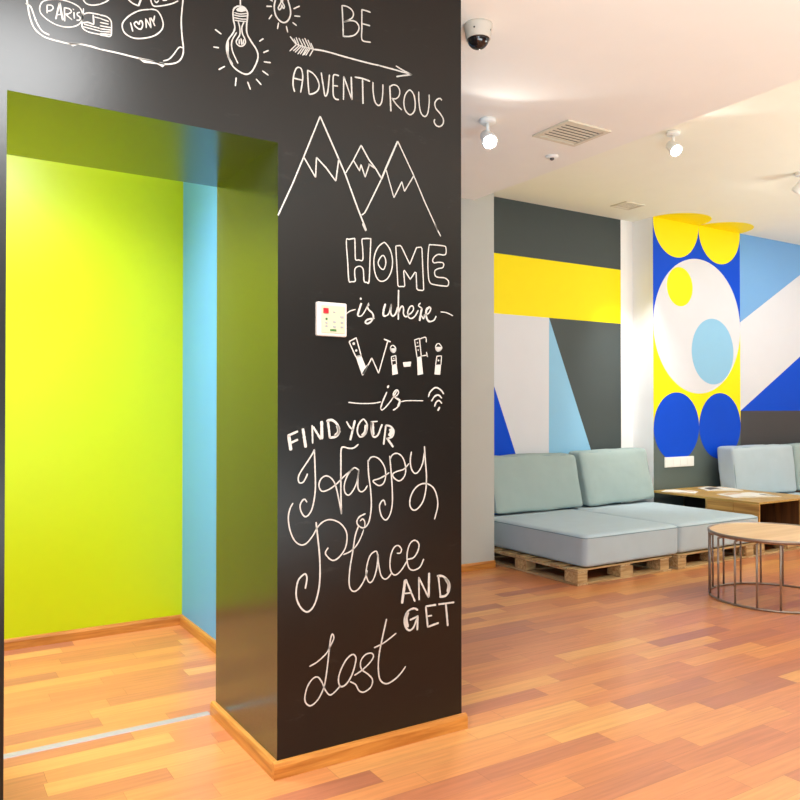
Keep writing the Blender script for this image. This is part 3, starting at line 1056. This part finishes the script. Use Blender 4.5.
# ------------------------------------------------------------------ cushions
def cushion_mesh(name, sx, sy, sz, rad, bulge, seed, m, wr=0.004, seg=22, lean=0.0):
    """soft rounded block, a little puffed, with slight wrinkles; origin at the centre"""
    bm = bmesh.new()
    bmesh.ops.create_cube(bm, size=2.0)
    bmesh.ops.subdivide_edges(bm, edges=bm.edges, cuts=seg, use_grid_fill=True)
    hx, hy, hz = sx / 2, sy / 2, sz / 2
    for v in bm.verts:
        u = v.co.copy()
        p = Vector((math.copysign(abs(u.x) ** 0.8, u.x) * hx, math.copysign(abs(u.y) ** 0.8, u.y) * hy, math.copysign(abs(u.z) ** 0.8, u.z) * hz))
        c = Vector((max(-hx + rad, min(hx - rad, p.x)), max(-hy + rad, min(hy - rad, p.y)), max(-hz + rad, min(hz - rad, p.z))))
        d = p - c
        if d.length > rad:
            p = c + d.normalized() * rad
        a, e, f = p.x / hx, p.y / hy, p.z / hz
        p.x += math.copysign(bulge[0], a) * abs(a) * (1 - e * e) * (1 - f * f)
        p.y += math.copysign(bulge[1], e) * abs(e) * (1 - a * a) * (1 - f * f)
        p.z += math.copysign(bulge[2], f) * abs(f) * (1 - a * a) * (1 - e * e)
        s = Vector((p.x * 5 + seed, p.y * 5, p.z * 5))
        p += Vector((noise.noise(s), noise.noise(s + Vector((9, 0, 0))), noise.noise(s + Vector((0, 9, 0))))) * wr * 2
        s *= 4
        p += Vector((noise.noise(s), noise.noise(s + Vector((9, 0, 0))), noise.noise(s + Vector((0, 9, 0))))) * wr * 0.5
        p.y += (p.z + hz) * lean
        v.co = p
    bmesh.ops.recalc_face_normals(bm, faces=bm.faces)
    me = bpy.data.meshes.new(name)
    bm.to_mesh(me)
    bm.free()
    me.materials.append(M[m])
    for p in me.polygons:
        p.use_smooth = True
    return me


def seam_loop(sx, sy, z, r, rad, parent, plane='XY'):
    """piping along the rim of a cushion"""
    pts = []
    hx, hy = sx / 2, sy / 2
    for cx, cy, a0 in ((hx - rad, hy - rad, 0), (-hx + rad, hy - rad, 90), (-hx + rad, -hy + rad, 180), (hx - rad, -hy + rad, 270)):
        for k in range(7):
            a = R(a0 + 15 * k)
            pts.append((cx + rad * math.cos(a), cy + rad * math.sin(a)))
    b = MB()
    i = b.mi('piping')
    n, sub = len(pts), 6
    g = []
    for k in range(n):
        d = Vector(pts[(k + 1) % n]) - Vector(pts[k - 1])
        d.normalize()
        nx, ny = d.y, -d.x
        row = []
        for q in range(sub):
            a = 2 * math.pi * q / sub
            u, w = r * math.cos(a), r * math.sin(a)
            c = (pts[k][0] + nx * u, pts[k][1] + ny * u, z + w)
            row.append(b.bm.verts.new(c if plane == 'XY' else (c[0], c[2], c[1])))
        g.append(row)
    for k in range(n):
        for q in range(sub):
            f = b.bm.faces.new((g[k][q], g[(k + 1) % n][q], g[(k + 1) % n][(q + 1) % sub], g[k][(q + 1) % sub]))
            f.smooth = True
            f.material_index = i
    return b.build('piping', parent)


def seat(x0, x1, y0, y1, z0, z1, seed, label):
    me = cushion_mesh('seat_cushion', x1 - x0, y1 - y0, z1 - z0, 0.028, (0.0, 0.0, 0.0), seed, 'fabric', 0.001)
    o = bpy.data.objects.new('seat_cushion', me)
    COL.objects.link(o)
    o.location = ((x0 + x1) / 2, (y0 + y1) / 2, (z0 + z1) / 2)
    tag(o, label, 'cushion', 'sofa seat cushions')
    seam_loop(x1 - x0 - 0.002, y1 - y0 - 0.002, (z1 - z0) / 2 - 0.02, 0.0035, 0.03, o)
    return o


seat(3.95, 4.935, 3.89, 5.12, 0.116, 0.342, 1.0, 'left grey blue seat cushion of the sofa, beside the pale grey wall')
seat(4.955, 5.965, 3.90, 5.12, 0.116, 0.340, 5.0, 'right grey blue seat cushion of the sofa, between its neighbour and the crate table')
seat(6.965, 7.93, 3.85, 5.0, 0.116, 0.340, 8.0, 'grey blue seat cushion mostly hidden beyond the wooden crate table')


def back(x0, x1, ybot, z0, h, th, lean, seed, label, m='fabric_green', rx=0.0, roll=0.0):
    me = cushion_mesh('back_cushion', x1 - x0, th, h, 0.03, (0.004, 0.018, 0.006), seed, m, 0.005, 22, math.tan(R(lean)))
    o = bpy.data.objects.new('back_cushion', me)
    COL.objects.link(o)
    a = R(lean)
    # front lower edge at ybot
    cy = ybot + th / 2
    cz = z0 + h / 2 + 0.006
    o.location = ((x0 + x1) / 2, cy, cz)
    o.rotation_euler = (0, R(roll), rx)
    tag(o, label, 'cushion', 'sofa back cushions')
    p = seam_loop(x1 - x0 - 0.018, h - 0.018, -th / 2 + 0.016, 0.004, 0.035, o, 'XZ')
    for v in p.data.vertices:
        v.co.y += (v.co.z + h / 2) * math.tan(a)
    return o


back(4.045, 5.03, 4.965, 0.352, 0.465, 0.17, 13, 2.0, 'grey green back cushion at the left end of the sofa, under the blue wedge', roll=0.6)
back(5.09, 5.97, 4.965, 0.355, 0.475, 0.17, 13, 4.0, 'grey green back cushion on the right of the sofa, under the white strip', roll=-0.8)
back(6.845, 7.865, 4.70, 0.35, 0.485, 0.20, 6, 6.0, 'pale blue back cushion leaning on the mural pillar behind the crate table', 'fabric')
back(7.895, 8.85, 4.70, 0.35, 0.485, 0.20, 6, 9.0, 'grey back cushion at the right edge of the picture', 'fabric_green')

# ------------------------------------------------------------------ wooden crate table
tx0, tx1, ty0, ty1, tz = 5.99, 6.825, 3.92, 5.035, 0.44
t = empty('crate_table', (tx0, ty0, 0.115), 'low pine table made of open crates between the two sofas', 'table')


def part(name, x0, x1, y0, y1, z0, z1, m, parent=t, bev=0.002, label=None):
    b = MB()
    b.box(x0 - tx0, x1 - tx0, y0 - ty0, y1 - ty0, z0 - 0.115, z1 - 0.115, m, bev)
    o = b.build(name, parent)
    if label:
        tag(o, label)
    return o


zt0 = tz - 0.018
nb = 5
for k in range(nb):
    w = (tx1 - tx0) / nb
    part('top_board', tx0 + k * w + (0.0008 if k else 0), tx0 + (k + 1) * w, ty0, ty1, zt0, tz, 'crate_top')
part('bottom_panel', tx0, tx1, ty0, ty1, 0.116, 0.131, 'crate')
ys = ty0 + 0.50
for y0, y1 in ((ty0, ty0 + 0.24), (ty0 + 0.243, ys)):
    part('side_panel', tx0, tx0 + 0.018, y0, y1, 0.132, zt0 - 0.001, 'crate')
part('divider', tx0, tx0 + 0.60, ys + 0.001, ys + 0.019, 0.132, zt0 - 0.001, 'crate_top')
part('back_panel', tx0 + 0.47, tx1, ty1 - 0.018, ty1, 0.132, zt0 - 0.001, 'crate')
part('inner_panel', tx0 + 0.45, tx0 + 0.468, ys + 0.020, ty1 - 0.019, 0.132, zt0 - 0.001, 'dark')  # dark colour stands in for shade in the side opening
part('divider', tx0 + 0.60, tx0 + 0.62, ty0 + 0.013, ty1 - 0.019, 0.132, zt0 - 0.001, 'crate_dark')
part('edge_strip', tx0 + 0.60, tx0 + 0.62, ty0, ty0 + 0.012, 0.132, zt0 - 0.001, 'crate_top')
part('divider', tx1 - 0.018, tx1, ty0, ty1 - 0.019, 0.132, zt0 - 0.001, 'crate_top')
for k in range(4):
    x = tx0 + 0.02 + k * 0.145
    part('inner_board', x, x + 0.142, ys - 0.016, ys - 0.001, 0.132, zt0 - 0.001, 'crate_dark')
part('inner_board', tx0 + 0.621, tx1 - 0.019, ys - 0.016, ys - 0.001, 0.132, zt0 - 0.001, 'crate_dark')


# ------------------------------------------------------------------ magazines
def magazine(cx, cy, w, d, rz, label, pics, th=0.016, z=tz):
    t = empty('magazine', (cx, cy, z + 0.0006), label, 'magazine', 'magazines on the crate table', R(rz))
    for s in (-1, 1):
        b = MB()
        n = 8
        prof = []
        for k in range(n + 1):
            u = k / n
            prof.append((s * u * w / 2, th * (0.35 + 1.0 * math.sin(math.pi * min(1, u * 1.15 + 0.08)) ** 0.8 * 0.65) if k < n else th * 0.30))
        pts = [(s * 0.0, 0.0)] + prof + [(s * w / 2, 0.0)]
        b.prism([(x, -d / 2, zz) for x, zz in pts], (0, d, 0), 'paper')
        pg = b.build('page_block', t)
        for (px0, px1, py0, py1, m) in pics[0 if s < 0 else 1]:
            b = MB()
            x0, x1 = s * px0 * w / 2, s * px1 * w / 2

            def zz(x):
                u = abs(x) / (w / 2) * n
                k = min(n - 1, int(u))
                return prof[k][1] + (prof[k + 1][1] - prof[k][1]) * (u - k)
            m_ = 6
            i = b.mi(m)
            for q in range(m_):
                xa, xb = x0 + (x1 - x0) * q / m_, x0 + (x1 - x0) * (q + 1) / m_
                ya, yb = (py0 - 0.5) * d, (py1 - 0.5) * d
                b.prism([(xa, ya, zz(xa) + 0.0003), (xb, ya, zz(xb) + 0.0003), (xb, yb, zz(xb) + 0.0003), (xa, yb, zz(xa) + 0.0003)], (0, 0, 0.0005), m)
            b.build('printed_picture', pg)
    return t


magazine(6.37, 4.27, 0.46, 0.27, -24, 'open magazine with pale pages nearest the front edge of the crate table',
         [[(0.15, 0.85, 0.55, 0.9, 'print_warm')], [(0.35, 0.9, 0.05, 0.4, 'print_dark')]])
magazine(6.62, 4.74, 0.34, 0.25, -32, 'open magazine with a dark picture at the back of the crate table',
         [[(0.1, 0.8, 0.1, 0.7, 'print_dark')], [(0.2, 0.85, 0.5, 0.9, 'print_warm')]])
magazine(6.13, 4.82, 0.30, 0.20, 118, 'slim pale magazine at the left rear corner of the crate table',
         [[(0.2, 0.8, 0.2, 0.5, 'print_warm')], []], 0.008)

# ------------------------------------------------------------------ round coffee table
tc = (4.735, 2.99)
t = empty('coffee_table', (tc[0], tc[1], 0), 'round coffee table with a pale wooden top and a bronze wire cage base', 'table')
b = MB()
b.lathe([(0, 0.405), (0.385, 0.405), (0.392, 0.409), (0.392, 0.424), (0.389, 0.427), (0, 0.427)], (0, 0, 0), 'table_top', 72, False)
b.build('tabletop', t)
b = MB()
b.lathe([(0.394, 0.412), (0.404, 0.412), (0.404, 0.432), (0.394, 0.432), (0.394, 0.412)], (0, 0, 0), 'bronze', 72, True)
b.build('rim', t)
b = MB()
b.ring((0, 0, 0.0072), 0.396, 0.007, 'bronze')
b.build('base_ring', t)
for a in (217, 198, 178, 157, 137, 121, 106, 86, 65, 45, 25, 5, 345, 324, 304, 283, 262, 240):
    ca, sa = math.cos(R(a)), math.sin(R(a))
    b = MB()
    b.tube((0.396 * ca, 0.396 * sa, 0.012), (0.396 * ca, 0.396 * sa, 0.40), 0.0068, 'bronze', 10)
    b.tube((0.396 * ca, 0.396 * sa, 0.397), (0.365 * ca, 0.365 * sa, 0.4035), 0.0062, 'bronze', 10)
    b.build('rod', t)

# ------------------------------------------------------------------ things on the ceiling
t = empty('security_camera', (1.975, 2.545, LZ), 'white dome security camera with a dark glass bubble on the ceiling beside the chalkboard column', 'camera')
b = MB()
b.lathe([(0, 0.001), (0.060, 0.001), (0.060, -0.008), (0.055, -0.028), (0.053, -0.046), (0.050, -0.056), (0, -0.056)], (0, 0, 0), 'camera_shell', 40)
b.build('housing', t)
b = MB()
b.lathe([(0.050, -0.052), (0.051, -0.058), (0.048, -0.061), (0.046, -0.058), (0.046, -0.052)], (0, 0, 0), 'camera_shell', 40)
b.build('trim_ring', t)
b = MB()
b.lathe([(0.0455, -0.055)] + [(0.0455 * math.cos(R(a)), -0.057 - 0.042 * math.sin(R(a))) for a in range(0, 90, 10)] + [(0, -0.099)], (0, 0, 0), 'dome', 40)
b.build('dome', t)
for a in (215, 300):
    b = MB()
    b.lathe([(0, 0.003), (0.004, 0.0015), (0.004, 0)], (0.0535 * math.cos(R(a)), 0.0535 * math.sin(R(a)), -0.030), 'black_metal', 10, True, (math.cos(R(a)), math.sin(R(a)), 0))
    b.build('screw', t)


def vent(cx, cy, z, sx, sy, fr, n, label):
    t = empty('ceiling_vent', (cx, cy, z), label, 'vent', 'ceiling vents')
    b = MB()
    for x0, x1, y0, y1 in ((-sx / 2, sx / 2, -sy / 2, -sy / 2 + fr), (-sx / 2, sx / 2, sy / 2 - fr, sy / 2), (-sx / 2, -sx / 2 + fr, -sy / 2 + fr, sy / 2 - fr), (sx / 2 - fr, sx / 2, -sy / 2 + fr, sy / 2 - fr)):
        b.box(x0, x1, y0, y1, -0.010, 0.001, 'vent_metal', 0.002)
    b.build('frame', t)
    b = MB()
    b.box(-sx / 2 + fr, sx / 2 - fr, -sy / 2 + fr, sy / 2 - fr, -0.001, 0.001, 'vent_back')
    b.build('backing', t)
    iy = sy - 2 * fr
    for k in range(n):
        y = -iy / 2 + iy * (k + 0.5) / n
        b = MB()
        w = iy / n * 0.46
        b.prism([(-sx / 2 + fr, y - w / 2, -0.0035), (-sx / 2 + fr, y + w / 2, -0.0062), (-sx / 2 + fr, y + w / 2, -0.0048), (-sx / 2 + fr, y - w / 2, -0.0021)], (sx - 2 * fr, 0, 0), 'vent_metal')
        b.build('slat', t)
    return t


vent(3.205, 3.26, LZ, 0.335, 0.295, 0.030, 7, 'large square louvred vent in the low ceiling between two spotlights')
vent(5.50, 4.885, UZ, 0.24, 0.19, 0.022, 6, 'small louvred vent in the high ceiling close to the mural wall')

t = empty('smoke_detector', (3.396, 3.624, LZ), 'small white smoke detector with a dark lens on the low ceiling behind the large vent', 'smoke detector')
b = MB()
b.lathe([(0, 0.001), (0.040, 0.001), (0.040, -0.008), (0.034, -0.014), (0, -0.014)], (0, 0, 0), 'plastic', 32)
b.build('base', t)
b = MB()
b.lathe([(0.014, -0.013), (0.013, -0.022), (0.008, -0.027), (0, -0.027)], (0, 0, 0), 'print_dark', 20)
b.build('sensor', t)


def spotlight(base, aim, label, power, col=(1.0, 0.97, 0.93)):
    bx, by, bz = base
    t = empty('spotlight', base, label, 'spotlight', 'ceiling spotlights')
    d = (Vector(aim) - Vector(base)).normalized()
    b = MB()
    b.lathe([(0, 0.001), (0.045, 0.001), (0.045, -0.018), (0.040, -0.022), (0, -0.022)], (0, 0, 0), 'plastic', 28)
    b.build('ceiling_mount', t)
    c = Vector((0, 0, -0.105))
    b = MB()
    b.tube((0, 0, -0.020), (0, 0, -0.072), 0.009, 'plastic')
    b.build('arm', t)
    b = MB()
    b.lathe([(0, -0.050), (0.026, -0.050), (0.034, -0.038), (0.043, 0.040), (0.043, 0.052), (0.038, 0.052), (0.036, 0.042), (0, 0.042)], c, 'plastic', 28, True, tuple(d))
    hd = b.build('head', t)
    b = MB()
    b.lathe([(0, 0.0435), (0.036, 0.0435), (0.036, 0.048), (0, 0.050)], c, 'lens', 28, True, tuple(d))
    tag(b.build('lens', hd), 'lit white lens')
    p = Vector(base) + c + d * 0.06
    l = spot('spotlight_beam', p, p + d, power, 95, 0.9, col, 0.03)
    # wide spill round the lens
    spot('spotlight_spill', p, p + d, power * 0.13, 150, 0.12, col, 0.03)
    return t


spotlight((2.665, 3.35, LZ), (1.9, 1.2, 0.9), 'lit white spotlight on the low ceiling left of the large vent', SP1)
spotlight((4.295, 3.42, UZ), (3.6, 1.5, 1.2), 'lit white spotlight at the edge of the low ceiling right of the large vent', SP2)
spotlight((5.90, 3.49, UZ), (6.1, 5.05, 1.5), 'white spotlight at the right edge of the picture turned to the mural', SP3)
